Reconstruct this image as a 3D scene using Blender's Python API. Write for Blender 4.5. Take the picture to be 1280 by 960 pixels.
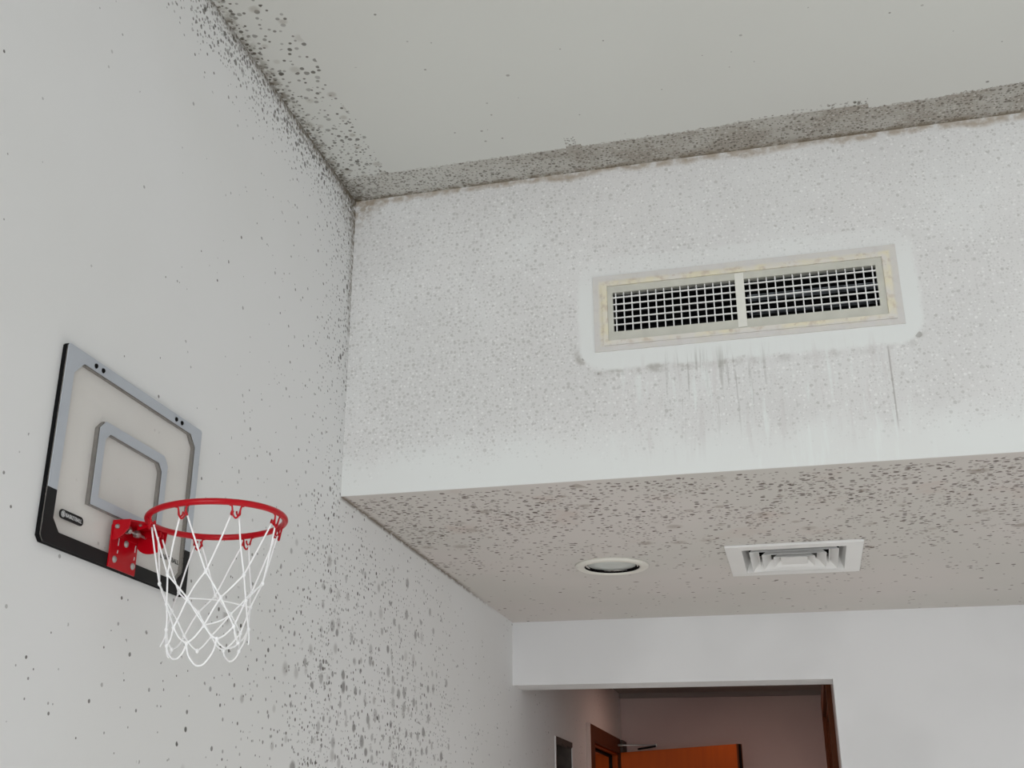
import bpy, bmesh, math, random
from mathutils import Vector, Matrix
random.seed(7)
for o in list(bpy.data.objects): bpy.data.objects.remove(o, do_unlink=True)
SC = bpy.context.scene
COL = SC.collection
PI = math.pi

# ------------------------------------------------------------------ camera
cam = bpy.data.cameras.new('camera')
cam.sensor_fit = 'HORIZONTAL'; cam.sensor_width = 36
cam.lens = 1469.46 / 1280 * 36
cam.shift_x = 66.3 / 1280; cam.shift_y = -20.2 / 1280
cam.clip_start = 0.05; cam.clip_end = 60
camo = bpy.data.objects.new('camera', cam); COL.objects.link(camo)
_r = Vector((0.96221634, 0.27196284, 0.01326401)); _u = Vector((0.08978697, -0.3629052, 0.92749022))
_f = Vector((-0.25705646, 0.89125531, 0.37361203))
camo.matrix_world = Matrix(((_r.x, _u.x, -_f.x, 1.2), (_r.y, _u.y, -_f.y, 0), (_r.z, _u.z, -_f.z, 1.6), (0, 0, 0, 1)))
SC.camera = camo

# ------------------------------------------------------------------ light, world, exposure
SC.view_settings.view_transform = 'Standard'; SC.view_settings.look = 'None'
SC.view_settings.gamma = 1; SC.view_settings.use_curve_mapping = False
SC.view_settings.exposure = -0.04
world = bpy.data.worlds.new('world'); SC.world = world; world.use_nodes = True
wb = world.node_tree.nodes['Background']; wb.inputs[0].default_value = (0.91, 0.945, 1.0, 1); wb.inputs[1].default_value = 1.0

def area(name, loc, target, sx, sy, power, color=(1, 1, 1)):
    l = bpy.data.lights.new(name, 'AREA'); l.shape = 'RECTANGLE'; l.size = sx; l.size_y = sy
    l.energy = power; l.color = color
    o = bpy.data.objects.new(name, l); COL.objects.link(o); o.location = loc
    o.rotation_euler = (Vector(target) - Vector(loc)).to_track_quat('-Z', 'Y').to_euler()
    return o
area('window_daylight_rear', (1.7, -3.9, 1.6), (1.7, 3, 1.9), 3.0, 2.2, 130, (0.94, 0.965, 1.0))
area('window_daylight_right', (4.9, 1.2, 1.8), (0, 1.8, 1.9), 4.4, 1.5, 8, (0.94, 0.98, 1.0))
sun = bpy.data.lights.new('added_floor_bounce_sun', 'SUN'); sun.energy = 8.0; sun.angle = .02; sun.color = (1.0, .985, .97)  # sun added so its patch on the floor bounces up to the lower ceiling
suno = bpy.data.objects.new('added_floor_bounce_sun', sun); COL.objects.link(suno); suno.location = (8, 0, 5)
suno.rotation_euler = Vector((-1.0, .48, -.42)).to_track_quat('-Z', 'Y').to_euler()
area('hall_fill_light', (.75, 7.2, 2.52), (.75, 7.25, 0), .5, .4, 3.4, (1.0, .66, .54))  # added warm fill hidden behind the lintel, brightens the hall's back wall
area('side_room_daylight', (-1.6, 7.3, 1.5), (0, 7.6, 1.4), 1.0, 1.2, 14, (1.0, 0.80, 0.62))

# ------------------------------------------------------------------ helpers
def link(o, parent=None):
    COL.objects.link(o)
    if parent is not None: o.parent = parent
    return o
def obj(name, bm, m, parent=None, smooth=False, label=None, bevel=0, solid=0):
    me = bpy.data.meshes.new(name)
    bmesh.ops.recalc_face_normals(bm, faces=bm.faces[:])
    off = parent_world(parent)
    if off.length: bmesh.ops.translate(bm, verts=bm.verts[:], vec=-off)
    bm.to_mesh(me); bm.free()
    for mm in (m if isinstance(m, (list, tuple)) else [m]): me.materials.append(mm)
    if smooth:
        for p in me.polygons: p.use_smooth = True
    o = link(bpy.data.objects.new(name, me), parent)
    if bevel:
        b = o.modifiers.new('bevel', 'BEVEL'); b.width = bevel; b.segments = 2; b.limit_method = 'ANGLE'
    if label: o['label'] = label
    return o
def parent_world(p):
    v = Vector((0, 0, 0))
    while p is not None:
        v += p.location; p = p.parent
    return v
def empty(name, loc, label=None, cat=None, kind=None):
    o = link(bpy.data.objects.new(name, None)); o.location = loc; o.empty_display_size = .05
    if label: o['label'] = label
    if cat: o['category'] = cat
    if kind: o['kind'] = kind
    return o
def struct(o): o['kind'] = 'structure'; return o
def box(bm, x0, x1, y0, y1, z0, z1):
    v = [bm.verts.new(c) for c in ((x0,y0,z0),(x1,y0,z0),(x1,y1,z0),(x0,y1,z0),(x0,y0,z1),(x1,y0,z1),(x1,y1,z1),(x0,y1,z1))]
    return [bm.faces.new([v[i] for i in f]) for f in ((0,3,2,1),(4,5,6,7),(0,1,5,4),(1,2,6,5),(2,3,7,6),(3,0,4,7))]
def B(*a):
    bm = bmesh.new(); box(bm, *a); return bm
def slab(axis, t0, t1, us, vs, holes):
    """slab across `axis` between t0 and t1, grid lines us x vs in the other two axes (ascending axis order), cells in holes left out"""
    bm = bmesh.new(); ax = [i for i in range(3) if i != axis]
    def P(t, u, v):
        c = [0, 0, 0]; c[axis] = t; c[ax[0]] = u; c[ax[1]] = v; return c
    solid = {}
    for i in range(len(us) - 1):
        for j in range(len(vs) - 1):
            cu, cv = (us[i] + us[i+1]) / 2, (vs[j] + vs[j+1]) / 2
            solid[i, j] = not any(h[0] < cu < h[1] and h[2] < cv < h[3] for h in holes)
    def quad(pts): bm.faces.new([bm.verts.new(p) for p in pts])
    for (i, j), s in solid.items():
        if not s: continue
        u0, u1, v0, v1 = us[i], us[i+1], vs[j], vs[j+1]
        quad([P(t0,u0,v0),P(t0,u1,v0),P(t0,u1,v1),P(t0,u0,v1)])
        quad([P(t1,u0,v0),P(t1,u1,v0),P(t1,u1,v1),P(t1,u0,v1)])
        for di, dj, a, b in ((-1,0,(u0,v0),(u0,v1)),(1,0,(u1,v0),(u1,v1)),(0,-1,(u0,v0),(u1,v0)),(0,1,(u0,v1),(u1,v1))):
            if not solid.get((i+di, j+dj), False):
                quad([P(t0,*a),P(t0,*b),P(t1,*b),P(t1,*a)])
    bmesh.ops.remove_doubles(bm, verts=bm.verts[:], dist=1e-5)
    return bm
def prism(outline, axis, t0, t1, bm=None):
    """extrude a 2D outline along axis between t0 and t1"""
    bm = bm or bmesh.new(); ax = [i for i in range(3) if i != axis]
    def P(t, q):
        c = [0, 0, 0]; c[axis] = t; c[ax[0]] = q[0]; c[ax[1]] = q[1]; return c
    a = [bm.verts.new(P(t0, q)) for q in outline]; b = [bm.verts.new(P(t1, q)) for q in outline]
    n = len(outline)
    bm.faces.new(a); bm.faces.new(b[::-1])
    for i in range(n): bm.faces.new([a[i], a[(i+1) % n], b[(i+1) % n], b[i]])
    return bm
def ringprism(outer, inner, axis, t0, t1, bm=None):
    """extruded band between two outlines with the same number of points"""
    bm = bm or bmesh.new(); ax = [i for i in range(3) if i != axis]
    def P(t, q):
        c = [0, 0, 0]; c[axis] = t; c[ax[0]] = q[0]; c[ax[1]] = q[1]; return bm.verts.new(c)
    L = [[P(t, q) for q in o] for t in (t0, t1) for o in (outer, inner)]
    n = len(outer)
    for i in range(n):
        j = (i+1) % n
        for A, Bq in ((0,1),(1,3),(3,2),(2,0)):
            bm.faces.new([L[A][i], L[A][j], L[Bq][j], L[Bq][i]])
    return bm
def rect(x0, x1, y0, y1, r=0, n=5):
    if r <= 0: return [(x0,y0),(x1,y0),(x1,y1),(x0,y1)]
    out = []
    for cx, cy, a0 in ((x0+r,y0+r,PI),(x1-r,y0+r,1.5*PI),(x1-r,y1-r,0),(x0+r,y1-r,.5*PI)):
        for k in range(n+1):
            a = a0 + .5*PI*k/n; out.append((cx+r*math.cos(a), cy+r*math.sin(a)))
    return out
def tube(bm, pts, r, seg=10, closed=False, cap=True):
    pts = [Vector(p) for p in pts]; n = len(pts); rings = []
    rr = r if isinstance(r, (list, tuple)) else [r]*n
    up = Vector((0.123, 0.231, 0.965)).normalized(); prev = None
    for i in range(n):
        a = pts[(i-1) % n] if (closed or i) else pts[0]; b = pts[(i+1) % n] if (closed or i < n-1) else pts[-1]
        t = (b - a).normalized()
        if prev is None:
            s = t.cross(up)
            if s.length < .05: s = t.cross(Vector((1,0,0)))
            s.normalize()
        else:
            s = (prev - t*prev.dot(t)).normalized()
        prev = s; w = t.cross(s)
        rings.append([bm.verts.new(pts[i] + rr[i]*(math.cos(2*PI*k/seg)*s + math.sin(2*PI*k/seg)*w)) for k in range(seg)])
    m = n if closed else n-1
    for i in range(m):
        A, Bq = rings[i], rings[(i+1) % n]
        for k in range(seg): bm.faces.new([A[k], A[(k+1) % seg], Bq[(k+1) % seg], Bq[k]])
    if cap and not closed:
        bm.faces.new(rings[0][::-1]); bm.faces.new(rings[-1])
    return bm
def lathe(bm, prof, c, axis='z', seg=48, closed=False):
    """prof = [(r, h)...] revolved about axis through c"""
    c = Vector(c); rings = []
    for r, h in prof:
        ring = []
        for k in range(seg):
            a = 2*PI*k/seg; p = (r*math.cos(a), r*math.sin(a), h)
            if axis == 'x': p = (h, p[0], p[1])
            if axis == 'y': p = (p[0], h, p[1])
            ring.append(bm.verts.new(c + Vector(p)))
        rings.append(ring)
    m = len(rings)
    for i in range(m if closed else m-1):
        A, Bq = rings[i], rings[(i+1) % m]
        for k in range(seg): bm.faces.new([A[k], A[(k+1) % seg], Bq[(k+1) % seg], Bq[k]])
    if not closed:
        bm.faces.new(rings[0]); bm.faces.new(rings[-1][::-1])
    return bm
def spline(ctrl, n=8):
    P = [Vector(p) for p in ctrl]; out = []
    for i in range(len(P)-1):
        p0 = P[max(i-1,0)]; p1 = P[i]; p2 = P[i+1]; p3 = P[min(i+2,len(P)-1)]
        for k in range(n):
            t = k/n
            out.append(.5*((2*p1)+(-p0+p2)*t+(2*p0-5*p1+4*p2-p3)*t*t+(-p0+3*p1-3*p2+p3)*t**3))
    out.append(P[-1]); return out
def text_mesh(name, body, size, m, parent, y0, y1, z0, z1, x, depth=.0006, label=None):
    """raised lettering read from +x, fitted to the rectangle y0..y1, z0..z1 with its back at x"""
    cu = bpy.data.curves.new(name, 'FONT'); cu.body = body; cu.size = 1; cu.extrude = .02; cu.offset = .0
    t = bpy.data.objects.new(name, cu); COL.objects.link(t)
    bpy.context.view_layer.update()
    dg = bpy.context.evaluated_depsgraph_get()
    me = bpy.data.meshes.new_from_object(t.evaluated_get(dg))
    bpy.data.objects.remove(t, do_unlink=True)
    xs = [v.co.x for v in me.vertices]; ys = [v.co.y for v in me.vertices]; zs = [v.co.z for v in me.vertices]
    off = parent_world(parent)
    for v in me.vertices:
        a = (v.co.x-min(xs))/(max(xs)-min(xs)); b = (v.co.y-min(ys))/(max(ys)-min(ys)); c = (v.co.z+.02)/.04
        v.co = Vector((x + c*depth, y0 + a*(y1-y0), z0 + b*(z1-z0))) - off
    me.materials.clear(); me.materials.append(m)
    o = link(bpy.data.objects.new(name, me), parent)
    if label: o['label'] = label
    return o

# ------------------------------------------------------------------ materials
def lin(c):
    return tuple((v/255/12.92 if v/255 <= .04045 else ((v/255+.055)/1.055)**2.4) for v in c)
def pbr(name, rgb, rough=.5, metal=0, spec=.5, alpha=1, coat=0, bump=0, bscale=40, var=0, vscale=5):
    m = bpy.data.materials.new(name); m.use_nodes = True; nt = m.node_tree; b = nt.nodes['Principled BSDF']
    b.inputs['Base Color'].default_value = (*rgb, 1); b.inputs['Roughness'].default_value = rough
    b.inputs['Metallic'].default_value = metal; b.inputs['Specular IOR Level'].default_value = spec
    b.inputs['Alpha'].default_value = alpha; b.inputs['Coat Weight'].default_value = coat
    tc = nt.nodes.new('ShaderNodeTexCoord')
    if var:
        n = nt.nodes.new('ShaderNodeTexNoise'); n.inputs['Scale'].default_value = vscale; n.inputs['Detail'].default_value = 4
        mr = nt.nodes.new('ShaderNodeMapRange'); mr.inputs[1].default_value = .3; mr.inputs[2].default_value = .7
        mr.inputs[3].default_value = 1-var; mr.inputs[4].default_value = 1+var*.5
        mx = nt.nodes.new('ShaderNodeVectorMath'); mx.operation = 'SCALE'; mx.inputs[0].default_value = rgb
        nt.links.new(tc.outputs['Object'], n.inputs['Vector']); nt.links.new(n.outputs[0], mr.inputs[0])
        nt.links.new(mr.outputs[0], mx.inputs['Scale']); nt.links.new(mx.outputs[0], b.inputs['Base Color'])
    if bump:
        n = nt.nodes.new('ShaderNodeTexNoise'); n.inputs['Scale'].default_value = bscale
        bp = nt.nodes.new('ShaderNodeBump'); bp.inputs['Strength'].default_value = bump; bp.inputs['Distance'].default_value = .002
        nt.links.new(tc.outputs['Object'], n.inputs['Vector']); nt.links.new(n.outputs[0], bp.inputs['Height']); nt.links.new(bp.outputs[0], b.inputs['Normal'])
    return m

class V:                                                            # a small expression language over shader sockets
    def __init__(s, g, sock): s.g = g; s.s = sock
    def _m(s, op, o=None, p=None, clamp=False):
        n = s.g.nt.nodes.new('ShaderNodeMath'); n.operation = op; n.use_clamp = clamp
        for i, q in enumerate((s, o, p)):
            if q is None: continue
            if isinstance(q, V): s.g.nt.links.new(q.s, n.inputs[i])
            else: n.inputs[i].default_value = q
        return V(s.g, n.outputs[0])
    def __add__(s, o): return s._m('ADD', o)
    __radd__ = __add__
    def __sub__(s, o): return s._m('SUBTRACT', o)
    def __rsub__(s, o): return (s*-1)+o
    def __mul__(s, o): return s._m('MULTIPLY', o)
    __rmul__ = __mul__
    def __truediv__(s, o): return s._m('DIVIDE', o)
    def lt(s, o): return s._m('LESS_THAN', o)
    def gt(s, o): return s._m('GREATER_THAN', o)
    def max(s, o): return s._m('MAXIMUM', o)
    def min(s, o): return s._m('MINIMUM', o)
    def abs(s): return s._m('ABSOLUTE')
    def sqrt(s): return s._m('SQRT')
    def clamp(s): return s._m('ADD', 0.0, clamp=True)
    def step(s, a, b, lo=0.0, hi=1.0):                              # smooth map a..b -> lo..hi
        n = s.g.nt.nodes.new('ShaderNodeMapRange'); n.interpolation_type = 'SMOOTHSTEP'
        sgn = a > b
        if sgn: a, b, lo, hi = b, a, hi, lo
        s.g.nt.links.new(s.s, n.inputs[0]); n.inputs[1].default_value = a; n.inputs[2].default_value = b
        n.inputs[3].default_value = lo; n.inputs[4].default_value = hi
        return V(s.g, n.outputs[0])
    def bump(s, a, b, c, d): return s.step(a, b) * s.step(d, c)    # 0 outside a..d, 1 on b..c
class G:
    def __init__(s, name):
        s.m = bpy.data.materials.new(name); s.m.use_nodes = True; s.nt = s.m.node_tree
        s.bsdf = s.nt.nodes['Principled BSDF']; s.bsdf.inputs['Roughness'].default_value = .9
        s.bsdf.inputs['Specular IOR Level'].default_value = .2
        geo = s.nt.nodes.new('ShaderNodeNewGeometry'); sp = s.nt.nodes.new('ShaderNodeSeparateXYZ')
        s.nt.links.new(geo.outputs['Position'], sp.inputs[0])
        s.x, s.y, s.z = (V(s, sp.outputs[i]) for i in range(3))
    def vec(s, u, v, w=0.0):
        n = s.nt.nodes.new('ShaderNodeCombineXYZ')
        for i, q in enumerate((u, v, w)):
            if isinstance(q, V): s.nt.links.new(q.s, n.inputs[i])
            else: n.inputs[i].default_value = q
        return n.outputs[0]
    def noise(s, u, v, scale, detail=3, w=0.0, rough=.55):
        n = s.nt.nodes.new('ShaderNodeTexNoise'); n.inputs['Scale'].default_value = scale; n.inputs['Detail'].default_value = detail
        n.inputs['Roughness'].default_value = rough
        s.nt.links.new(s.vec(u, v, w), n.inputs['Vector']); return V(s, n.outputs[0])
    def spots(s, u, v, cell, rmin, rmax, dens, seed=0.0, soft=.35, jit=.25):
        """round marks, one to a cell of size `cell` metres; present where random < dens; radius rmin..rmax metres"""
        wob = (s.noise(u, v, 1/cell*1.6, 1, seed+3.3) - .5) * (jit*2)
        vo = s.nt.nodes.new('ShaderNodeTexVoronoi'); vo.voronoi_dimensions = '2D'; vo.inputs['Scale'].default_value = 1/cell
        s.nt.links.new(s.vec(u + seed*1.37, v + seed*.73), vo.inputs['Vector'])
        sc = s.nt.nodes.new('ShaderNodeSeparateColor'); s.nt.links.new(vo.outputs['Color'], sc.inputs[0])
        cr, cg, cb = (V(s, sc.outputs[i]) for i in range(3))
        d = V(s, vo.outputs['Distance']) * cell * (wob + 1.0)
        r = cr * cr * (rmax - rmin) + rmin
        k = (d / r)
        return k.step(1.0, 1.0 - soft) * cg.lt(dens) * (cb * .55 + .45)
    def mix(s, a, b, f):
        n = s.nt.nodes.new('ShaderNodeMix'); n.data_type = 'RGBA'; n.clamp_factor = True
        for i, q in ((6, a), (7, b)):
            if isinstance(q, tuple): n.inputs[i].default_value = (*lin(q), 1)
            else: s.nt.links.new(q, n.inputs[i])
        s.nt.links.new(f.s, n.inputs[0]) if isinstance(f, V) else setattr(n.inputs[0], 'default_value', f)
        return n.outputs[2]
    def out(s, col, bump=None, strength=.2, dist=.002):
        s.nt.links.new(col, s.bsdf.inputs['Base Color'])
        if bump is not None:
            b = s.nt.nodes.new('ShaderNodeBump'); b.inputs['Strength'].default_value = strength; b.inputs['Distance'].default_value = dist
            s.nt.links.new(bump.s, b.inputs['Height']); s.nt.links.new(b.outputs[0], s.bsdf.inputs['Normal'])
        return s.m

PAINT = (215, 216, 214)
MOLD = (88, 82, 74); MOLD2 = (122, 113, 102)

def mat_left_wall():
    g = G('mouldy_white_wall_paint'); y, z = g.y, g.z
    # slow change of tone of the plaster
    c = g.mix((227, 227, 226), (224, 224, 222), g.noise(y, z, .9, 3).step(.4, .65))
    t = 3.439 - z; s = 2.982 - y
    room = y.lt(2.99)
    patch = g.noise(y, z, 4.5, 3, 1.0)
    pf = g.noise(y, z, 13, 2, 5.0)
    # fine speckle gathering towards ceiling and towards the corner with the upper wall
    dc = t.step(.23, .02) * y.step(1.2, 2.4, .55, 1.0)
    dk = s.step(.34, .0) * room * z.step(2.3, 3.4, .35, .9)
    d1 = (dc.max(dk)) * (patch*1.3 + .25) + room * y.step(1.9, 2.9) * .05 + patch.step(.52, .7) * y.step(1.8, 2.8) * .10
    f1 = g.spots(y, z, .013, .0018, .0058, d1, 0.0)
    c = g.mix(c, MOLD, f1 * .82)
    d2 = (t.step(.15, .03) * 1.0).max(s.step(.16, .0) * room * z.step(2.6, 3.35, .15, .6))
    f2 = g.spots(y, z, .021, .004, .0098, d2 * (pf + .45), 3.0)
    c = g.mix(c, (72, 68, 60), f2 * .85)
    c = g.mix(c, (66, 62, 54), g.spots(y, z, .016, .0034, .0075, t.step(.085, .01) * .85, 29.0, jit=.4) * .85)
    ck = (t*t + s*s*room).sqrt().step(.20, .02) * room * g.noise(y, z, 50, 4, 31.0).step(.38, .6)
    c = g.mix(c, (112, 101, 84), ck * .8)
    # dark grime line in the angle with the ceiling and in the vertical corner
    e = t.step(.055, .0).max(s.step(.05, .0) * room * z.step(2.75, 3.35, .05, 1.0))
    gr = (g.noise(y, z, 60, 4, 2.0).step(.36, .6)) * e * y.step(2.0, 2.9, .45, 1.0)
    c = g.mix(c, (116, 105, 88), gr * .9)
    e2 = t.step(.02, .0) * room
    c = g.mix(c, (96, 86, 70), e2 * .7 * y.step(1.6, 2.5, .5, 1.0))
    # field of spots below the dropped ceiling
    fld = y.bump(2.45, 3.0, 3.55, 4.3) * z.step(2.55, 2.3)
    fld_hi = y.bump(2.93, 3.1, 3.6, 4.2) * z.step(2.0, 2.45)
    low = y.bump(1.9, 2.9, 3.9, 4.9) * z.step(2.35, 1.8)
    d3 = fld * .26 + fld_hi * patch.step(.38, .62) * .4 + low * .10 + patch.step(.5, .7) * low * .3 + y.step(1.3, 2.0) * z.step(2.2, 2.0) * .035 + .004
    c = g.mix(c, (84, 79, 74), g.spots(y, z, .016, .0022, .0056, d3, 7.0) * .95)
    c = g.mix(c, (70, 66, 62), g.spots(y, z, .030, .003, .0068, fld * .14 + low * .25, 9.0) * .95)
    # larger soft round blotches
    lb = y.bump(2.45, 3.05, 3.6, 4.3) * z.step(2.5, 1.9)
    c = g.mix(c, (112, 108, 105), g.spots(y, z, .052, .009, .023, lb * .85, 11.0, soft=.55) * .75)
    c = g.mix(c, (150, 146, 142), g.spots(y, z, .083, .012, .026, lb * .35 + fld * .10 + y.bump(1.7, 2.2, 3.0, 4.0) * z.step(2.2, 1.9) * .12, 13.0, soft=.7) * .55)
    # scattered clusters over the open wall
    d4 = g.noise(y, z, 6.5, 2, 8.0).step(.57, .70) * .16 + .006
    c = g.mix(c, (104, 100, 95), g.spots(y, z, .019, .0018, .0045, d4, 17.0) * .6)
    # dirt line under the dropped ceiling
    bl = ((z - 2.493).abs()).step(.013, .0) * y.bump(2.97, 3.0, 4.2, 4.9) * g.noise(y, z, 30, 3, 4.0).step(.3, .5)
    c = g.mix(c, (120, 108, 94), bl * .75)
    return g.out(c, g.noise(y, z, 90, 3), .06)

def mat_ceiling():
    g = G('mouldy_ceiling_paint'); x, y = g.x, g.y
    c = g.mix((209, 210, 205), (206, 206, 201), g.noise(x, y, .8, 2).step(.4, .65))
    s = 2.982 - y
    # soiled strip along the left wall: edge wanders slightly
    ex = x + (g.noise(x, y, 22, 2, 1.0) - .5) * .02
    inA = ex.step(.158, .142) * y.lt(2.9)
    grad = x.step(.15, .0)
    pn = g.noise(x, y, 9, 3, 2.0)
    c = g.mix(c, (86, 81, 74), g.spots(x, y, .0215, .0042, .0088, inA * (pn*.9 + .12) * y.step(1.0, 2.0, .5, 1.0), 0.0) * .9)
    c = g.mix(c, (84, 79, 70), g.spots(x, y, .0125, .002, .0052, inA * (y.step(2.3, 2.8) * .6 + x.step(.04, .0)*.6), 2.0) * .85)
    c = g.mix(c, (160, 154, 144), g.spots(x, y, .06, .012, .026, inA * .5, 4.0, soft=.7) * .6)
    gr = x.step(.040, .0) * g.noise(x, y, 45, 4, 3.0).step(.38, .6) * g.noise(x, y, 7, 2, 23.0).step(.36, .6, .25, 1.0)
    c = g.mix(c, (100, 90, 74), gr * .9)
    c = g.mix(c, (78, 72, 62), g.spots(x, y, .017, .0032, .008, x.step(.06, .01) * .8, 21.0, jit=.4) * .9)
    # soiled strip along the upper wall, its front edge stepping where it was painted over
    edge = x.step(.688, .692) * x.step(.733, .729) * -.052 + x.step(1.0, 1.46, 0, -.035) * x.step(1.51, 1.505) + x.step(1.505, 1.51) * x.step(2.1, 1.505, -.02, .010) + 2.846
    wob = (g.noise(x, y, 110, 3, 6.0) - .5) * .034
    inB = (y + wob - edge).step(-.003, .003)
    dB = inB * (g.noise(x, y, 8, 3, 7.0).step(.3, .65, .6, .95))
    c = g.mix(c, (154, 147, 137), inB * g.noise(x, y, 9, 4, 9.0).step(.36, .62, .55, .9) * x.step(.2, .8, .4, 1.0) * (y - 2.835).step(-.004, .004))
    c = g.mix(c, (96, 89, 79), g.spots(x, y, .0110, .0024, .0062, dB, 11.0, jit=.5) * .8)
    c = g.mix(c, (206, 203, 196), g.spots(x, y, .0115, .0018, .0045, inB * .45, 12.0, jit=.4) * .75)
    c = g.mix(c, (84, 78, 68), g.spots(x, y, .016, .002, .0066, inB * (g.noise(x, y, 11, 2, 4.0).step(.4, .66) * .5 + s.step(.07, .0) * .4), 14.0, jit=.4) * .85)
    c = g.mix(c, (116, 104, 86), s.step(.03, .0) * g.noise(x, y, 26, 4, 13.0).step(.36, .58) * .85)
    cor = (x*x + s*s).sqrt().step(.16, .0)
    c = g.mix(c, (92, 84, 70), cor * g.noise(x, y, 60, 4, 15.0).step(.35, .6) * .8)
    # a few separate dots out in the open
    c = g.mix(c, (108, 104, 98), g.spots(x, y, .06, .002, .0062, g.noise(x, y, 5, 2, 5.0).step(.46, .66) * .38 + .03, 19.0) * .8)
    return g.out(c, g.noise(x, y, 90, 3), .05)

def mat_upper_wall():
    g = G('stained_upper_wall_paint'); x, z = g.x, g.z
    n1 = g.noise(x, z, 2.2, 4, 0.0)
    c = g.mix((224, 223, 221), (227, 228, 226), n1.step(.38, .62))
    # clean halo round the grille (rounded rectangle) and clean strip at the foot of the wall
    wb_ = (g.noise(x, z, 9, 3, 2.0) - .5) * .03
    qx = ((x - 1.135).abs() - .375).max(0.0); qz = ((z - 2.972).abs() - .095).max(0.0)
    sd = (qx*qx + qz*qz).sqrt() + wb_
    halo = sd.step(.082, .062).max(0.0) * z.step(3.12, 3.02, .35, 1.0)
    foot = (z + wb_*5.0).step(2.66, 2.52)
    clean = halo.max(foot)
    # fine pale and grey mottling
    m = g.noise(x, z, 3.0, 3, 4.0)
    left = x.step(1.15, .45, .35, 1.0)
    dm = (1.0 - clean) * (m.step(.3, .6, .35, 1.0)) * left
    c = g.mix(c, (212, 211, 209), (1.0 - clean) * m.step(.3, .65, .35, .8))
    c = g.mix(c, (186, 185, 181), g.spots(x, z, .0125, .0026, .0064, dm * .75, 1.0, jit=.45) * .8)
    c = g.mix(c, (236, 236, 234), g.spots(x, z, .0115, .002, .005, (1.0-clean) * .45, 2.0, jit=.45) * .7)
    c = g.mix(c, (196, 195, 192), g.spots(x, z, .0075, .0014, .0036, (1.0-clean) * .6, 3.0, jit=.4) * .7)
    c = g.mix(c, (224, 227, 224), clean * .68)
    # grime at the rim of the halo, strongest low down at the left corner
    rim = sd.bump(.066, .078, .084, .10) * z.step(2.90, 2.84) * g.noise(x, z, 24, 3, 5.0).step(.42, .66) * x.step(1.6, .8, .35, 1.0)
    c = g.mix(c, (160, 156, 149), rim * .7)
    sp = g.spots(x, z, .05, .004, .014, sd.bump(.062, .074, .09, .12) * z.lt(2.86) * x.step(1.0, .75, .08, .55), 6.0, jit=.5)
    c = g.mix(c, (128, 124, 116), sp * .6)
    # vertical runs below the grille
    st = g.noise(x*9.0, z*.45, 9, 4, 7.0)
    runs = st.step(.56, .68) * z.bump(2.55, 2.68, 2.80, 2.86) * x.bump(.86, .98, 1.10, 1.28)
    c = g.mix(c, (158, 156, 150), runs * .5)
    st2 = g.noise(x*5.0, z*.5, 9, 3, 12.0)
    c = g.mix(c, (228, 232, 229), st2.step(.55, .68) * z.step(2.86, 2.78) * x.bump(.7, .9, 1.45, 1.65) * .6)
    c = g.mix(c, (208, 205, 203), st2.step(.45, .34) * z.step(2.86, 2.78) * z.step(2.5, 2.62) * x.bump(.7, .9, 1.45, 1.65) * .5)
    r1 = ((x - 1.49 + (z - 2.8)*.0).abs()).step(.003, .0008) * z.bump(2.56, 2.62, 2.78, 2.81)
    c = g.mix(c, (150, 146, 140), r1 * .6)
    # brown fringe under the ceiling and in the top left corner
    t = 3.439 - z
    fr = (t + (g.noise(x, z, 7, 3, 8.0) - .5)*.05).step(.026, .008) * g.noise(x, z, 30, 3, 9.0).step(.3, .6)
    c = g.mix(c, (166, 152, 134), fr * .8)
    cn = ((x*x*1.3 + t*t).sqrt() + (g.noise(x, z, 20, 3, 10.0) - .5)*.08).step(.11, .05) * g.noise(x, z, 50, 3, 11.0).step(.36, .6)
    c = g.mix(c, (158, 144, 126), cn * .75)
    return g.out(c, g.noise(x, z, 120, 4), .15)

def mat_under():
    g = G('mouldy_dropped_ceiling_paint'); x, y = g.x, g.y
    c = g.mix((202, 197, 193), (198, 195, 190), g.noise(x, y, 1.1, 3).step(.4, .6))
    n = g.noise(x, y, 4, 4, 1.0)
    st = n.step(.54, .7) * y.step(4.2, 3.1)
    c = g.mix(c, (190, 174, 166), st * .6)
    pn = g.noise(x, y, 6, 3, 2.0)
    near = y.step(4.4, 3.15)
    edge = y.step(3.0, 3.05)
    d = (near * (pn*1.3 + .05 + y.step(3.7, 3.1) * .35) * .8 + y.step(5.1, 4.0) * .10 * pn.step(.35, .6) + .035) * edge
    sp1 = g.spots(x, y, .026, .0042, .0095, d, 0.0, jit=.35)
    c = g.mix(c, (88, 76, 70), sp1 * .95)
    c = g.mix(c, (104, 92, 84), g.spots(x*.6, y, .023, .0034, .0078, d * pn.step(.42, .6) * .8, 2.0, jit=.5) * .95)
    c = g.mix(c, (112, 98, 90), g.spots(x, y, .0145, .0025, .0052, near * near * pn.step(.40, .60) * .7 * edge, 4.0, jit=.4) * .75)
    c = g.mix(c, (142, 130, 120), g.spots(x, y, .10, .015, .04, near * .35, 6.0, jit=.4, soft=.7) * .6)
    # thick grime line against the left wall and ragged spots round the diffuser
    c = g.mix(c, (112, 100, 86), x.step(.022, .0) * y.step(4.7, 4.0) * g.noise(x, y, 40, 3, 5.0).step(.3, .5) * .85)
    qx = ((x - 1.211).abs() - .214).max(0.0); qy = ((y - 4.03).abs() - .224).max(0.0)
    ds = (qx*qx + qy*qy).sqrt()
    c = g.mix(c, (78, 66, 58), g.spots(x, y, .016, .003, .0085, ds.step(.045, .01) * .55 * (x.gt(1.2) * .6 + .5), 8.0, jit=.5) * .95)
    return g.out(c, g.noise(x, y, 90, 3), .05)

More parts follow.
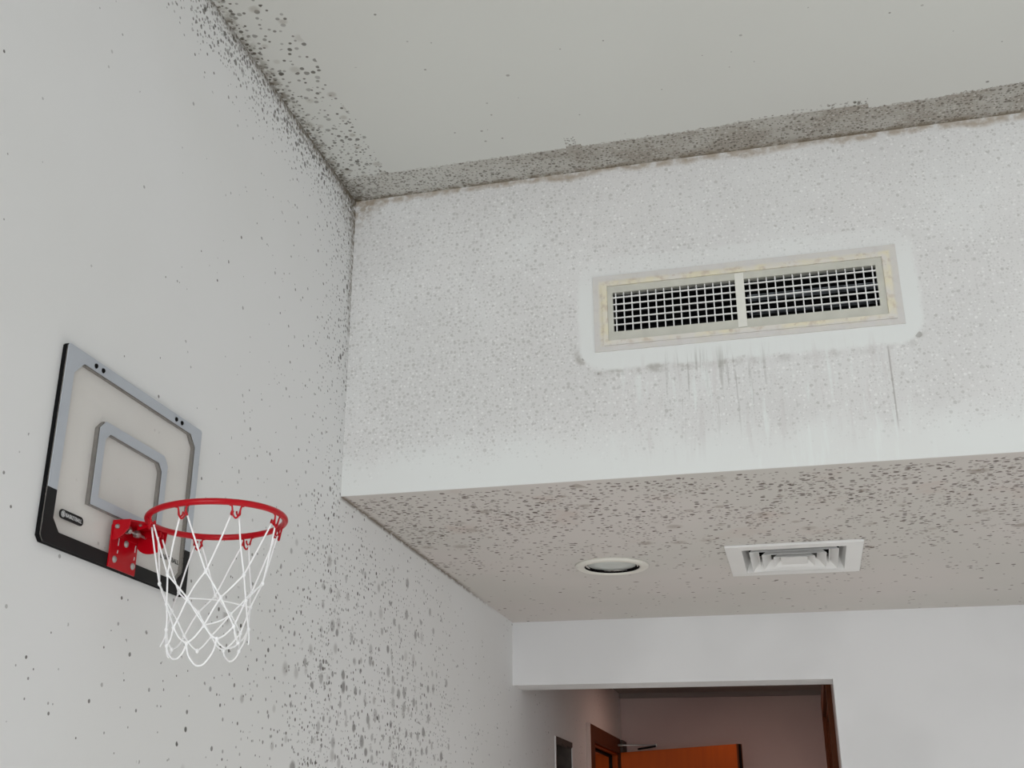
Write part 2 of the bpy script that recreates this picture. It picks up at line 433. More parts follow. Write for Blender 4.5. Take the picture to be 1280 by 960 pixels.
def mat_plain(name, rgb, seed=0.0):
    g = G(name)
    a = g.x + g.y*.8; b = g.z + g.y*.3
    c = g.mix(rgb, tuple(int(v*.965) for v in rgb), g.noise(a, b, 1.3, 3, seed).step(.4, .65))
    return g.out(c, g.noise(a, b, 80, 3), .05)

def mat_wood(name, rgb, rgb2, rough=.35):
    m = bpy.data.materials.new(name); m.use_nodes = True; nt = m.node_tree; b = nt.nodes['Principled BSDF']
    tc = nt.nodes.new('ShaderNodeTexCoord'); mp = nt.nodes.new('ShaderNodeMapping'); mp.inputs['Scale'].default_value = (9, 9, .8)
    n = nt.nodes.new('ShaderNodeTexNoise'); n.inputs['Scale'].default_value = 3; n.inputs['Detail'].default_value = 6; n.inputs['Distortion'].default_value = .6
    mx = nt.nodes.new('ShaderNodeMix'); mx.data_type = 'RGBA'
    mx.inputs[6].default_value = (*lin(rgb), 1); mx.inputs[7].default_value = (*lin(rgb2), 1)
    nt.links.new(tc.outputs['Object'], mp.inputs[0]); nt.links.new(mp.outputs[0], n.inputs['Vector'])
    nt.links.new(n.outputs[0], mx.inputs[0]); nt.links.new(mx.outputs[2], b.inputs['Base Color'])
    b.inputs['Roughness'].default_value = rough; b.inputs['Specular IOR Level'].default_value = .15
    return m

def mat_flange():
    g = G('dirty_cream_grille_paint'); x, z = g.x, g.z
    g.bsdf.inputs['Roughness'].default_value = .6
    c = g.mix((222, 215, 190), (216, 212, 204), g.noise(x, z, 14, 4).step(.36, .62))
    c = g.mix(c, (196, 182, 166), g.noise(x, z, 38, 4, 6.0).step(.5, .68) * .75)
    c = g.mix(c, (188, 174, 160), g.spots(x, z, .012, .002, .006, g.noise(x, z, 12, 2, 2.0).step(.45, .65) * .5 , 1.0, jit=.5) * .5)
    c = g.mix(c, (206, 204, 202), ((x-.731).min(1.54-x).min(z-2.857).min(3.087-z)).step(.022, .012) * .8)
    return g.out(c)

M_left = mat_left_wall(); M_ceil = mat_ceiling(); M_upper = mat_upper_wall(); M_under = mat_under()
M_back = mat_plain('smooth_white_wall_paint', (222, 222, 222)); M_hall = mat_plain('hall_wall_paint', (196, 176, 170), 3.0)
M_hceil = mat_plain('hall_ceiling_paint', (150, 138, 132), 5.0)
M_floor = mat_wood('pale_wood_floor', (214, 212, 209), (200, 197, 192))
M_door = mat_wood('orange_brown_wood', (146, 64, 2), (128, 52, 2), .6); M_casing = mat_wood('brown_wood_casing', (96, 52, 28), (78, 40, 22), .7)
M_dark = pbr('black_gasket', (.006, .005, .005), .8, spec=.05)
M_gray = pbr('grey_print', lin((178, 183, 190)), .4, var=.04); M_foam = pbr('dark_grey_foam', lin((38, 39, 44)), .8, spec=.1, bump=.2)
M_black = pbr('glossy_black_print', lin((16, 16, 17)), .5, spec=.25, var=.1); M_blackfoam = pbr('black_foam', lin((13, 13, 14)), .8, spec=.15, bump=.2)
M_acr = pbr('clear_acrylic', lin((240, 232, 222)), .08, spec=.5, alpha=.16)
M_red = pbr('red_powder_coat', lin((178, 0, 20)), .3, spec=.3, var=.05)
M_steel = pbr('brushed_steel', lin((176, 176, 172)), .35, metal=.8, var=.1, vscale=60); M_zinc = pbr('zinc_rivet', lin((168, 168, 164)), .5, metal=.4, var=.12, vscale=90)
M_net = pbr('white_net_cord', lin((250, 250, 250)), .7, bump=.4, bscale=600)
M_white = pbr('white_enamel', lin((226, 226, 224)), .4, var=.03); M_ltrim = pbr('cream_white_plastic', lin((216, 214, 205)), .4, var=.03)
M_lens = pbr('frosted_grey_lens', lin((196, 202, 198)), .35, var=.05)
M_bar = pbr('white_blade_paint', lin((232, 232, 229)), .45, var=.04, vscale=30); M_bezel = pbr('grey_cream_bezel_paint', lin((196, 195, 184)), .55, var=.08, vscale=25)
M_duct = pbr('dark_duct_lining', lin((20, 20, 20)), .9, var=.2); M_alu = pbr('aluminium_duct_fin', lin((150, 155, 162)), .5, metal=0, var=.6, vscale=50)
M_mull = pbr('cream_mullion_paint', lin((222, 221, 212)), .5, var=.04, vscale=30)
M_boxg = pbr('grey_metal_box', lin((186, 196, 202)), .6, metal=0, var=.15, vscale=12); M_boxd = pbr('rusty_dark_metal', lin((70, 60, 54)), .8, var=.3, vscale=30)
M_lab = pbr('white_lettering', lin((205, 205, 205)), .6)

# ------------------------------------------------------------------ setting
YS, ZC, ZS, YB, YR, ZO, XO, YH, ZH = 2.982, 3.439, 2.493, 5.064, 5.241, 2.225, 1.319, 8.207, 2.541
WR = 5.2; WREAR = -4.0
D1y0, D1y1, D1z = 7.0, 8.04, 2.165
BX = (5.97, 6.42, 1.66, 2.083)
struct(obj('wall_left', slab(0, -.16, 0, [WREAR, BX[0], BX[1], D1y0, D1y1, YH+.2], [0, BX[2], BX[3], D1z, ZC+.1],
           [BX, (D1y0, D1y1, 0, D1z)]), M_left))
struct(obj('ceiling', B(-.16, WR, WREAR, YS+.08, ZC, ZC+.12), M_ceil))
GX0, GX1, GZ0, GZ1 = .777, 1.494, 2.886, 3.052
struct(obj('wall_upper', slab(1, YS, YS+.06, [0, GX0, GX1, WR], [ZS+.001, GZ0, GZ1, ZC], [(GX0, GX1, GZ0, GZ1)]), M_upper))
DX0, DX1, DY0, DY1 = 1.045, 1.377, 3.855, 4.208
LX, LY = .602, 4.02
bmu = slab(2, ZS+.0, ZS+.05, [0, LX-.083, LX+.083, DX0, DX1, WR], [YS+.003, DY0, LY-.083, LY+.083, DY1, YB], [(DX0, DX1, DY0, DY1), (LX-.083, LX+.083, LY-.083, LY+.083)])
struct(obj('ceiling_lower', bmu, M_under))
# box in the void above the dropped ceiling so no light leaks down
struct(obj('wall_back', slab(1, YB, YR, [0, XO, WR], [0, ZO, ZC], [(0, XO, 0, ZO)]), M_back))
struct(obj('wall_hall_back', B(-.16, XO+.2, YH, YH+.15, 0, ZH+.1), M_hall))
D2y0, D2y1, D2z = 5.68, 7.6, 2.32
struct(obj('wall_hall_right', slab(0, XO, XO+.14, [YR, D2y0, D2y1, YH], [0, D2z, ZH+.1], [(D2y0, D2y1, 0, D2z)]), M_hall))
struct(obj('ceiling_hall', B(-.16, XO+.2, YR, YH+.15, ZH, ZH+.12), M_hceil))
struct(obj('trim_1', B(.0, XO, YH-.03, YH, ZH-.03, ZH), M_hceil))
struct(obj('floor', B(-3, WR, WREAR, YH+.2, -.12, 0), M_floor))
struct(obj('wall_right', slab(0, WR, WR+.15, [WREAR, -1.1, 3.5, YB+.2], [0, 1.0, 2.6, ZC+.1], [(-1.1, 3.5, 1.0, 2.6)]), M_back))
struct(obj('wall_rear', slab(1, WREAR-.15, WREAR, [-.16, .15, 3.2, WR+.15], [0, .5, 2.7, ZC+.1], [(.15, 3.2, .5, 2.7)]), M_back))
# small side room behind the open door
bm = bmesh.new()
box(bm, -2.2, -2.1, 6.3, 9.2, 0, 2.6); box(bm, -2.1, -.16, 6.3, 6.4, 0, 2.6); box(bm, -2.1, -.16, 9.1, 9.2, 0, 2.6); box(bm, -2.2, -.16, 6.3, 9.2, 2.6, 2.7)
struct(obj('wall_side_room', bm, M_hall))

# ------------------------------------------------------------------ basketball hoop
hoop = empty('basketball_hoop', (.0385, 1.832, 2.037), 'small wall mounted basketball hoop with clear backboard, red rim and white net', 'basketball hoop')
hl = hoop
y0, y1, z0, z1, XF, XB = 1.590, 2.074, 2.037, 2.381, .0500, .0385
def oct_(y0, y1, z0, z1, tl, tr, br, bl):                          # rectangle with cut corners, 8 points counter-clockwise from bottom left
    e = 1e-4
    tl, tr, br, bl = (max(v, e) for v in (tl, tr, br, bl))
    return [(y0, z0+bl), (y0+bl, z0), (y1-br, z0), (y1, z0+br), (y1, z1-tr), (y1-tr, z1), (y0+tl, z1), (y0, z1-tl)]
outer = oct_(y0, y1, z0, z1, .004, .004, .006, .009)
obj('acrylic_panel', prism(oct_(y0+.001, y1-.001, z0+.001, z1-.001, .004, .004, .006, .009), 0, XF-.004, XF-.0012), M_acr, hl, label='clear acrylic sheet')
# upper border: grey print on the front, foam strip behind
def border(outer, inner, zcut, above, x0, x1):
    """part of the band between two 8-gons above / below height zcut"""
    bm = ringprism(outer, inner, 0, x0, x1)
    geom = bm.verts[:] + bm.edges[:] + bm.faces[:]
    r = bmesh.ops.bisect_plane(bm, geom=geom, plane_co=(0, 0, zcut), plane_no=(0, 0, 1), clear_inner=above, clear_outer=not above)
    cut = [e for e in r['geom_cut'] if isinstance(e, bmesh.types.BMEdge)]
    bmesh.ops.holes_fill(bm, edges=cut, sides=0)
    return bm
inner = oct_(y0+.0255, y1-.0205, z0+.0235, z1-.020, .026, .022, .022, .020)
zc = 2.127
obj('grey_border', border(outer, inner, zc, True, XF-.0012, XF), M_gray, hl)
obj('black_border', border(outer, inner, zc, False, XF-.0012, XF), M_black, hl)
inner_f = oct_(y0+.0255, y1-.0205, z0+.0235, z1-.020, .026, .022, .022, .020)
obj('edge_foam', border(outer, inner_f, zc+.0002, True, XB, XF-.0042), M_blackfoam, hl)
obj('bottom_foam', border(outer, inner_f, zc, False, XB, XF-.0042), M_blackfoam, hl)
so = oct_(1.714, 1.954, 2.130, 2.285, .016, .016, .0, .0); si = oct_(1.7335, 1.936, 2.147, 2.2665, .014, .014, .0, .0)
sq = obj('target_square', ringprism(so, si, 0, XF-.0012, XF), M_gray, hl)
obj('square_foam', ringprism(so, si, 0, XB, XF-.0042), M_foam, sq)
for by in (1.675, 1.698, 1.966, 1.989):
    bm = lathe(bmesh.new(), [(.0001, .0030), (.0036, .0024), (.0046, .0006), (.0046, -.0002)], (XF, by, 2.370), 'x', 20)
    obj('bolt', bm, M_dark, hl, smooth=True)
plate = obj('logo_plate', prism(rect(1.6305, 1.6990, 2.0852, 2.1005, .0074, 8), 0, XF-.0012, XF+.0006), M_black, hl)
text_mesh('lettering', 'BASKETBALL', 1, M_lab, plate, 1.6475, 1.6940, 2.0896, 2.0962, XF+.0006)
bm = bmesh.new(); bc = (1.6395, 2.0929); R0 = .0054
ringprism([(bc[0]+R0*math.cos(a), bc[1]+R0*math.sin(a)) for a in [k*PI/12 for k in range(24)]], [(bc[0]+(R0-.0008)*math.cos(a), bc[1]+(R0-.0008)*math.sin(a)) for a in [k*PI/12 for k in range(24)]], 0, XF+.0006, XF+.0012, bm)
for a in (.5, 1.3, 2.1, 2.7):
    d = Vector((math.cos(a), math.sin(a))); n_ = Vector((-d.y, d.x))*.0005; c0 = Vector(bc)
    prism([tuple(c0-d*R0*.9-n_), tuple(c0+d*R0*.9-n_), tuple(c0+d*R0*.9+n_), tuple(c0-d*R0*.9+n_)], 0, XF+.0006, XF+.0012, bm)
obj('ball_emblem', bm, M_lab, plate)
text_mesh('lettering', 'BASKETBALL', 1, M_black, hl, 1.9645, 2.034, 2.0925, 2.1015, XF-.0012)

# mounting bracket
YC = 1.831
br = obj('mounting_plate', prism(oct_(1.7865, 1.8755, 2.0375, 2.112, 0, 0, 0, 0), 0, XF, XF+.0025), M_red, hl, bevel=.0006)
for ry, rz in ((1.803, 2.0530), (1.8645, 2.0530), (1.8355, 2.0875)):
    obj('rivet', lathe(bmesh.new(), [(.0001, .0042), (.0040, .0036), (.0060, .0018), (.0063, -.0002)], (XF+.0024, ry, rz), 'x', 20), M_zinc, br, smooth=True)
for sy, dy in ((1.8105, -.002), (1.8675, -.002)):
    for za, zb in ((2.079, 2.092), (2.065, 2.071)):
        obj('glint_sliver', prism([(sy-.0012, za), (sy+.0008, za), (sy+.0018, zb), (sy-.0002, zb)], 0, XF+.0022, XF+.0032), M_lab, br, label='thin white sliver modelled as a glint on red plate')  # white slivers model light reflections on the red plate
# side cheeks standing out from the plate
def cheek(yc, pts, name, t=.0022):
    return obj(name, prism(pts, 1, yc-t/2, yc+t/2), M_red, hl, bevel=.0005)
zt = 2.1205
cheek(1.7895, [(XF, 2.084), (XF+.010, 2.085), (XF+.022, 2.092), (XF+.034, 2.104), (XF+.036, zt), (XF, zt)], 'side_cheek')
cpts = [(XF+.002, 2.100)] + [(XF+.030+.030*math.cos(a), 2.098+.022*math.sin(a)) for a in [(-2.6+.26*k) for k in range(11)]] + [(XF+.062, zt), (XF+.002, zt)]
cheek(1.8735, cpts, 'side_cheek')
obj('hinge_plate', B(XF, XF+.004, 1.7885, 1.8745, 2.095, zt), M_red, hl, bevel=.0006)
# arm from the cheeks out to the rim
RC = Vector((.2239, 1.845, 2.124)); TH = .0477; RR = .1200; TR = .0056
def rimp(a, R=RR, dz=0.0):
    return Vector((RC.x + R*math.cos(a)*math.cos(TH), RC.y + R*math.sin(a), RC.z + R*math.cos(a)*math.sin(TH) - dz))
rimin = rimp(PI)
bm = bmesh.new()
zt2 = zt + .001
topv = [(XF+.004, 1.7905), (XF+.004, 1.8725), (XF+.03, 1.8725), (rimin.x+.002, 1.868), (rimin.x+.002, 1.822), (XF+.035, 1.7905)]
prism(topv, 2, zt2-.004, zt2-.0015, bm)
obj('arm_plate', bm, M_red, hl, bevel=.0004)
bm = bmesh.new()
prism([(XF+.006, 2.104), (XF+.050, 2.107), (rimin.x+.001, 2.113), (rimin.x+.001, zt2-.002), (XF+.006, zt2-.002)], 1, 1.866, 1.8682, bm)
obj('arm_flange', bm, M_red, hl); bm = bmesh.new()
prism([(XF+.030, 2.108), (rimin.x+.001, 2.114), (rimin.x+.001, zt2-.002), (XF+.030, zt2-.002)], 1, 1.8218, 1.824, bm)
obj('arm_flange', bm, M_red, hl)
rod = obj('pivot_rod', tube(bmesh.new(), [(XF+.018, 1.793, 2.1065), (XF+.018, 1.874, 2.1065)], .0026, 12), M_steel, hl, smooth=False)
for ny in (1.812, 1.842):
    bm = lathe(bmesh.new(), [(.0026, -.0055), (.0068, -.0050), (.0074, 0), (.0068, .0050), (.0026, .0055)], (XF+.018, ny, 2.1065), 'y', 6)
    obj('nut', bm, M_steel, rod)
obj('rod_tip', lathe(bmesh.new(), [(.0001, 0), (.0024, .001), (.0024, .006), (.0001, .0075)], (XF+.018, 1.851, 2.1065), 'y', 12), M_lab, rod)
obj('screw', lathe(bmesh.new(), [(.0001, -.0035), (.0036, -.0030), (.0046, -.0008), (.0046, 0)], (XF+.011, 1.7886, 2.108), 'y', 12), M_steel, hl)
obj('screw', lathe(bmesh.new(), [(.0001, -.003), (.0032, -.0025), (.0036, 0)], (rimin.x-.018, 1.822, 2.1175), 'y', 12), M_steel, hl)
# rim
rim = obj('rim', tube(bmesh.new(), [rimp(2*PI*k/96) for k in range(96)], TR, 16, closed=True), M_red, hl, smooth=True)
A0 = math.radians(-2)
hook_ang = [A0 + k*PI/4 for k in range(8)]
hooks = []
for a in hook_ang:
    w = .072                                                       # half angle of a hook
    ctrl = [rimp(a-w*1.5, RR-.002, .0045), rimp(a-w*1.05, RR-.002, .0055), rimp(a-w*.85, RR-.004, .0125), rimp(a-w*1.15, RR-.006, .0185), rimp(a-w*.9, RR-.006, .0215), rimp(a-w*.45, RR-.004, .018),
            rimp(a-w*.3, RR-.003, .0215), rimp(a, RR-.003, .0262), rimp(a+w*.3, RR-.003, .0215), rimp(a+w*.45, RR-.004, .018), rimp(a+w*.9, RR-.006, .0215), rimp(a+w*1.15, RR-.006, .0185), rimp(a+w*.85, RR-.004, .0125), rimp(a+w*1.05, RR-.002, .0055), rimp(a+w*1.5, RR-.002, .0045)]
    # deep u-shaped wire with curled ends
    ctrl = [rimp(a-w*1.5, RR-.001, .005), rimp(a-w*1.0, RR-.001, .0062), rimp(a-w*.80, RR-.002, .013), rimp(a-w*.55, RR-.003, .0215), rimp(a, RR-.003, .0262), rimp(a+w*.55, RR-.003, .0215), rimp(a+w*.80, RR-.002, .013), rimp(a+w*1.0, RR-.001, .0062), rimp(a+w*1.5, RR-.001, .005)]
    bm = tube(bmesh.new(), spline(ctrl, 5), .0016, 8)
    for sg in (-1, 1):
        c2 = [rimp(a+sg*w*.35, RR-.010, .012), rimp(a+sg*w*.5, RR-.011, .0165), rimp(a+sg*w*.75, RR-.009, .020), rimp(a+sg*w*.95, RR-.005, .0185), rimp(a+sg*w*.80, RR-.002, .013)]
        tube(bm, spline(c2, 4), .0016, 8)
    obj('net_hook', bm, M_red, rim, smooth=True)
# net
random.seed(3)
def J(s=.002): return Vector((random.uniform(-s, s), random.uniform(-s, s), random.uniform(-s, s)))
rows = []
NR = [(.0905, .113, .5), (.0735, .152, 0), (.0690, .194, .5), (.0620, .222, 0)]
NV = Vector((0, 0, 0))
for R, dz, sh in NR:
    rows.append([rimp(A0 + (k+sh)*PI/4, R, dz) + J(.0035) for k in range(8)])
cord = bmesh.new(); CR = .00155
def strand(p, q, sag=.0, r=CR):
    p = Vector(p); q = Vector(q); m = (p+q)/2 + Vector((0, 0, -sag)) + J(.0012)
    tube(cord, spline([p, m, q], 5), r, 7)
for k in range(8):
    a = hook_ang[k]; w = .072
    hp = rimp(a+w*.9, RR-.008, .0205); hm = rimp(a-w*.9, RR-.008, .0205)
    strand(hp, rows[0][k], .001); strand(hm, rows[0][k-1], .001)
    # row 0 knots lie between hooks k and k+1; row 1 under the hooks
    strand(rows[0][k], rows[1][k]); strand(rows[0][k], rows[1][(k+1) % 8])
    strand(rows[1][k], rows[2][k]); strand(rows[1][k], rows[2][k-1])
    strand(rows[2][k], rows[3][k], .004); strand(rows[2][k], rows[3][(k+1) % 8], .004)
# hanging loops at the bottom
for k in range(8):
    p, q = rows[3][k], rows[3][(k+1) % 8]
    deep = {6: .040, 5: .024, 4: .016, 1: .018, 7: .012}.get(k, 0)
    mid = (p+q)/2
    if deep:
        strand_pts = spline([p, p.lerp(q, .10)+Vector((0,0,-deep*.5)), p.lerp(q, .32)+Vector((0,0,-deep*.9)), mid+Vector((0,0,-deep)), p.lerp(q, .68)+Vector((0,0,-deep*.9)), p.lerp(q, .90)+Vector((0,0,-deep*.5)), q], 6)
        tube(cord, strand_pts, CR, 7)
# a few slack strands crossing inside
tube(cord, spline([rows[1][6], (rows[1][6]+rows[1][1])/2+Vector((0, 0, .004)), rows[1][1]], 6), CR*.9, 7)
tube(cord, spline([rows[2][6], (rows[2][6]+rows[1][0])/2+Vector((0, 0, -.010)), rows[1][0]+Vector((0, 0, .002))], 6), CR*.9, 7)
def tail(p, dv): tube(cord, spline([p, Vector(p)+Vector(dv)*.5+J(.002), Vector(p)+Vector(dv)], 4), CR*.8, 6)
tail(rows[2][4], (-.004, -.008, -.030)); tail(rows[2][7], (.004, .004, -.022)); tail(rows[0][7], (.0, .0, -.006)); tail(rows[2][0], (.0, .004, -.026))
for rr_ in rows:
    for p in rr_:
        lathe(cord, [(.0003, -.0046), (.0024, -.0032), (.0034, 0), (.0024, .0030), (.0003, .0042)], p + Vector((0, 0, 0)), 'z', 8)
obj('net', cord, M_net, hl, smooth=True)

hoop.location = (.0006, 1.8918, 2.0513); hoop.scale = (1.0327,)*3      # board lies flat on the wall

# ------------------------------------------------------------------ wall grille
gr = empty('air_grille', (1.1355, YS, 2.857), 'wide dirty cream double deflection air grille high on the upper wall', 'air vent')
F = .004
obj('flange', ringprism(rect(.731, 1.5405, 2.857, 3.087), rect(.771, 1.502, 2.886, 3.052), 1, YS-F, YS), mat_flange(), gr)
obj('lip', ringprism(rect(.757, 1.522, 2.872, 3.062, .002, 2), rect(.7705, 1.503, 2.8855, 3.0525, .001, 2), 1, YS-F-.005, YS-F), mat_flange(), gr, label='raised yellowish lip')
obj('bezel', ringprism(rect(.771, 1.502, 2.886, 3.052), rect(.786, 1.485, 2.9125, 3.0315), 1, YS-F-.001, YS+.012), M_bezel, gr)
obj('mullion', B(1.1205, 1.1445, YS-F-.004, YS+.010, 2.889, 3.049), M_mull, gr, bevel=.0008)
for xa, xb, nv, sh in ((.786, 1.1205, 15, .35), (1.1445, 1.485, 15, .62)):
    for k in range(5):
        zz = 2.9125 + .0205 + k*.0207
        p_ = [(YS-F-.002, zz-.0017), (YS-F+.003, zz-.0015), (YS-F+.003, zz+.0009), (YS-F-.002, zz+.0013)]
        bm = prism(p_, 0, xa, xb)
        obj('horizontal_bar', bm, M_bar, gr)
    step = (xb - xa) / nv
    for k in range(nv):
        xx = xa + (k + sh) * step
        obj('vertical_bar', prism([(xx-.0015, YS-F+.0032), (xx+.0015, YS-F+.0032), (xx+.0011, YS+.008), (xx-.0011, YS+.008)], 2, 2.9125, 3.0315), M_bar, gr)
bm = slab(1, YS+.0605, YS+.42, [GX0-.01, GX0, GX1, GX1+.01], [GZ0-.01, GZ0, GZ1, GZ1+.01], [(GX0, GX1, GZ0, GZ1)])
box(bm, GX0-.01, GX1+.01, YS+.42, YS+.43, GZ0-.01, GZ1+.01)
obj('duct_box', bm, M_duct, gr)
for k in range(6):
    zz = 2.90 + k*.026
    obj('damper_blade', prism([(YS+.075, zz), (YS+.105, zz+.013), (YS+.1045, zz+.0145), (YS+.074, zz+.0015)], 0, GX0+.002, GX1-.002), M_duct, gr)
for zz in (2.944, 2.9485, 2.986, 2.9915, 2.9965):
    obj('duct_fin', prism([(YS+.030, zz), (YS+.050, zz+.001), (YS+.050, zz+.0026), (YS+.030, zz+.0014)], 0, 1.15, GX1-.004), M_alu, gr)

# ------------------------------------------------------------------ ceiling diffuser
df = empty('ceiling_diffuser', (1.211, 4.032, ZS), 'square white four way air diffuser set in the lower ceiling', 'air vent')
X0, X1, Y0, Y1 = .997, 1.425, 3.808, 4.256
def frustum(bm, o, i, zo, zi, t=.0015):
    """thin sloping square vane from rectangle o at height zo to rectangle i at height zi"""
    def ring(q, z): return [bm.verts.new((x, y, z)) for x, y in rect(*q)]
    a = ring(o, zo); b = ring(i, zi); c = ring((i[0]+t, i[1]-t, i[2]+t, i[3]-t), zi); d = ring((o[0]+t, o[1]-t, o[2]+t, o[3]-t), zo)
    for P, Q in ((a, b), (b, c), (c, d), (d, a)):
        for k in range(4): bm.faces.new([P[k], P[(k+1) % 4], Q[(k+1) % 4], Q[k]])
    return bm
obj('flange', ringprism(rect(X0, X1, Y0, Y1), rect(X0+.052, X1-.052, Y0+.052, Y1-.052), 2, ZS-.008, ZS), M_white, df, bevel=.0015)
obj('throat', frustum(bmesh.new(), (X0+.050, X1-.050, Y0+.050, Y1-.050), (X0+.066, X1-.066, Y0+.066, Y1-.066), ZS-.007, ZS+.035), M_white, df)
for q, zo, zi in ((.074, -.010, .020), (.112, -.012, .016), (.148, -.013, .012)):
    h = .026
    obj('vane', frustum(bmesh.new(), (X0+q, X1-q, Y0+q, Y1-q), (X0+q+h, X1-q-h, Y0+q+h, Y1-q-h), ZS+zo, ZS+zi), M_white, df)
obj('centre_plate', B(X0+.172, X1-.172, Y0+.172, Y1-.172, ZS-.010, ZS-.006), M_white, df)
bm = slab(2, ZS+.0505, ZS+.22, [DX0-.01, DX0, DX1, DX1+.01], [DY0-.01, DY0, DY1, DY1+.01], [(DX0, DX1, DY0, DY1)])
box(bm, DX0-.01, DX1+.01, DY0-.01, DY1+.01, ZS+.22, ZS+.23)
obj('duct_box', bm, M_duct, df)
for sx in (X0+.10, X1-.10):
    obj('hanger', B(sx-.002, sx+.002, Y0+.09, Y1-.09, ZS+.008, ZS+.0135), M_white, df)

# ------------------------------------------------------------------ recessed downlight
dl = empty('recessed_downlight', (LX, LY, ZS), 'round cream trimmed recessed downlight with unlit grey lens in the lower ceiling', 'ceiling light')
obj('trim_ring', lathe(bmesh.new(), [(.127, 0), (.126, -.005), (.120, -.009), (.108, -.011), (.098, -.009), (.0945, -.004), (.0945, .0), (.110, .0)], (LX, LY, ZS), 'z', 72, closed=True), M_ltrim, dl, smooth=True)
obj('can', lathe(bmesh.new(), [(.0945, -.0065), (.0925, -.0065), (.0925, .012), (.079, .012), (.079, .10), (.082, .10), (.082, .0005), (.0945, .0005)], (LX, LY, ZS), 'z', 60, closed=True), M_dark, dl)
obj('lens', lathe(bmesh.new(), [(.0005, -.003), (.045, -.0022), (.0905, .0015), (.0905, .003), (.0005, .002)], (LX, LY, ZS), 'z', 60), M_lens, dl, smooth=True)

# ------------------------------------------------------------------ open recess box on the hall wall
eb = empty('electrical_box', (0, (BX[0]+BX[1])/2, BX[2]), 'open grey recessed electrical box with ragged edge in the left hall wall', 'electrical box')
bm = slab(0, -.10, -.004, [BX[0], BX[0]+.004, BX[1]-.004, BX[1]], [BX[2], BX[2]+.004, BX[3]-.004, BX[3]], [(BX[0]+.004, BX[1]-.004, BX[2]+.004, BX[3]-.004)])
obj('box_shell', bm, M_boxd, eb)
obj('back_panel', B(-.105, -.098, BX[0]+.002, BX[1]-.002, BX[2], BX[3]), M_boxg, eb)
obj('edge_strip', B(-.004, .004, BX[0]-.012, BX[0]+.004, BX[2], BX[3]+.006), M_white, eb, label='white metal edge')
random.seed(5)
prof = [(BX[0]+.0, BX[3]+.008)]
n_ = 16
for k in range(n_+1):
    prof.append((BX[0] + (BX[1]-BX[0])*k/n_, BX[3] - .012 - random.uniform(0, .018)))
prof.append((BX[1], BX[3]+.008))
obj('ragged_top_edge', prism(prof, 0, -.010, .002), M_boxd, eb)
obj('latch', prism([(6.19, 2.06), (6.19, 2.03), (6.225, 2.018), (6.235, 2.028), (6.21, 2.04), (6.205, 2.06)], 0, -.09, -.084), M_dark, eb)

# ------------------------------------------------------------------ door 1: orange door opened into the hall
d1 = empty('door_1', (0, 7.52, 0), kind='structure')
cs = [(D1y0-.13, 0), (D1y0-.13, D1z+.067), (D1y1+.14, D1z+.067), (D1y1+.14, 0), (D1y1+.0, 0), (D1y1+.0, D1z-.02), (D1y0+.02, D1z-.02), (D1y0+.02, 0)]
obj('casing', prism(cs, 0, .0, .022), M_casing, d1, bevel=.002)
obj('casing_edge', B(0, .024, D1y0-.142, D1y0-.13, 0, D1z+.069), pbr('pale_edge_band', lin((190, 168, 158)), .5), d1, label='pale edge of wooden casing')
js = [(D1y0, 0), (D1y0, D1z), (D1y1, D1z), (D1y1, 0), (D1y1-.03, 0), (D1y1-.03, D1z-.03), (D1y0+.03, D1z-.03), (D1y0+.03, 0)]
obj('jamb', prism(js, 0, -.16, .0), M_door, d1)
ss = [(D1y0+.03, 0), (D1y0+.03, D1z-.03), (D1y1-.03, D1z-.03), (D1y1-.03, 0), (D1y1-.045, 0), (D1y1-.045, D1z-.045), (D1y0+.045, D1z-.045), (D1y0+.045, 0)]
obj('stop_gasket', prism(ss, 0, -.055, -.035), M_dark, d1)
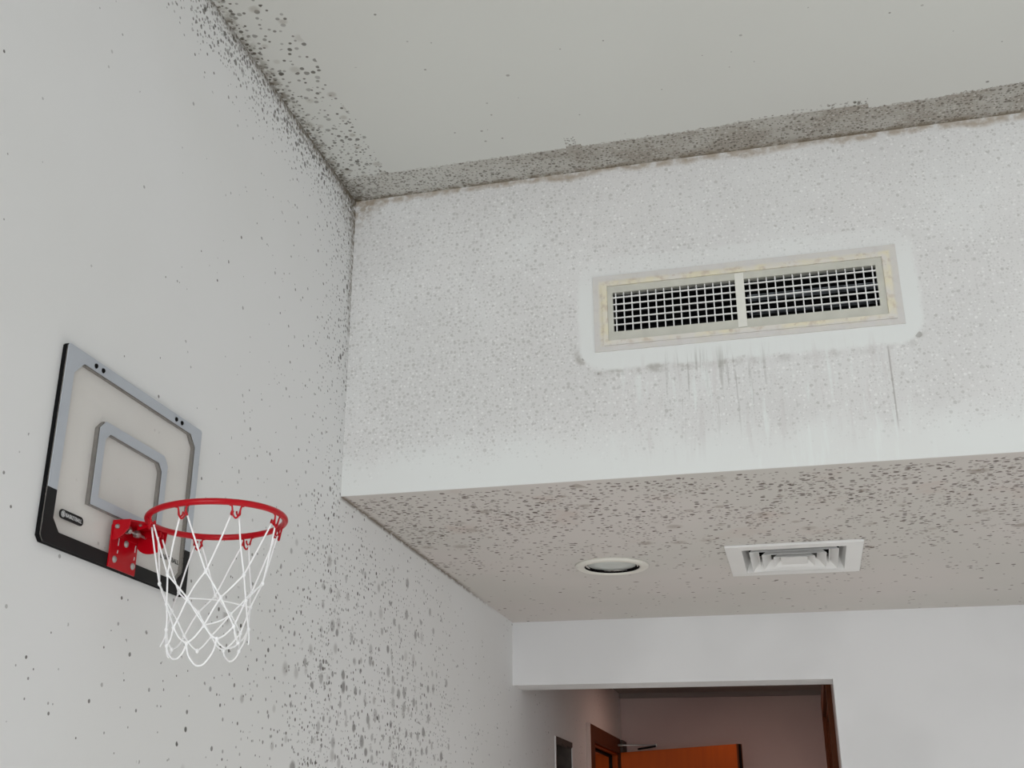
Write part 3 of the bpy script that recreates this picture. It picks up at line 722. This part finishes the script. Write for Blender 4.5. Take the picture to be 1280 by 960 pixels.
# leaf hinged on the far jamb
hx, hy = .026, 7.985; ex, ey = .797, 7.335
dv = Vector((ex-hx, ey-hy, 0)); Ld = dv.length; dv.normalize(); nv_ = Vector((-dv.y, dv.x, 0))
if nv_.y < 0: nv_ = -nv_
def leafbox(a0, a1, b0, b1, z0, z1):
    pts = [Vector((hx, hy, 0)) + dv*a + nv_*b for a, b in ((a0, b0), (a1, b0), (a1, b1), (a0, b1))]
    return prism([(p.x, p.y) for p in pts], 2, z0, z1)
obj('leaf', leafbox(0, Ld, 0, .042, .01, 2.148), M_door, d1, bevel=.001)
obj('edge_band', leafbox(Ld, Ld+.004, 0, .042, .01, 2.149), M_casing, d1)
obj('edge_seal', leafbox(Ld+.004, Ld+.007, .012, .030, .01, 2.149), M_dark, d1)
for hz in (.3, 1.1, 1.85):
    obj('hinge', tube(bmesh.new(), [(.030, 8.005, hz), (.030, 8.005, hz+.1)], .008, 10), M_steel, d1)
# overhead closer: shoe on the casing, two arms meeting beyond the door top
obj('closer_shoe', B(.022, .040, 7.99, 8.17, 2.150, 2.228), M_boxd, d1, bevel=.003)

sh_ = Vector((.052, 7.90, 2.188)); el = Vector((.259, 7.956, 2.190)); bd = Vector((.161, 7.83, 2.158))
obj('closer_bracket', tube(bmesh.new(), [(.020, 7.905, 2.187), sh_], .008, 10), M_steel, d1)
obj('closer_arm', tube(bmesh.new(), [sh_, el], .0045, 8), M_steel, d1)
obj('closer_arm', tube(bmesh.new(), [el + Vector((0, 0, -.006)), bd], .006, 8), M_dark, d1)
obj('closer_elbow', lathe(bmesh.new(), [(.0001, -.013), (.008, -.013), (.008, .008), (.0001, .008)], el, 'z', 14), M_steel, d1)

# ------------------------------------------------------------------ door 2: closed brown door in the right hall wall, seen edge on
d2 = empty('door_2', (XO, 6.6, 0), kind='structure')
cs = [(D2y0-.12, 0), (D2y0-.12, D2z+.09), (D2y1+.12, D2z+.09), (D2y1+.12, 0), (D2y1, 0), (D2y1, D2z), (D2y0, D2z), (D2y0, 0)]
obj('casing', prism(cs, 0, XO-.022, XO), M_casing, d2, bevel=.003)
js = [(D2y0, 0), (D2y0, D2z), (D2y1, D2z), (D2y1, 0), (D2y1-.03, 0), (D2y1-.03, D2z-.03), (D2y0+.03, D2z-.03), (D2y0+.03, 0)]
obj('jamb', prism(js, 0, XO, XO+.14), M_casing, d2)
obj('leaf', B(XO+.06, XO+.10, D2y0+.03, D2y1-.03, .01, D2z-.03), M_casing, d2)
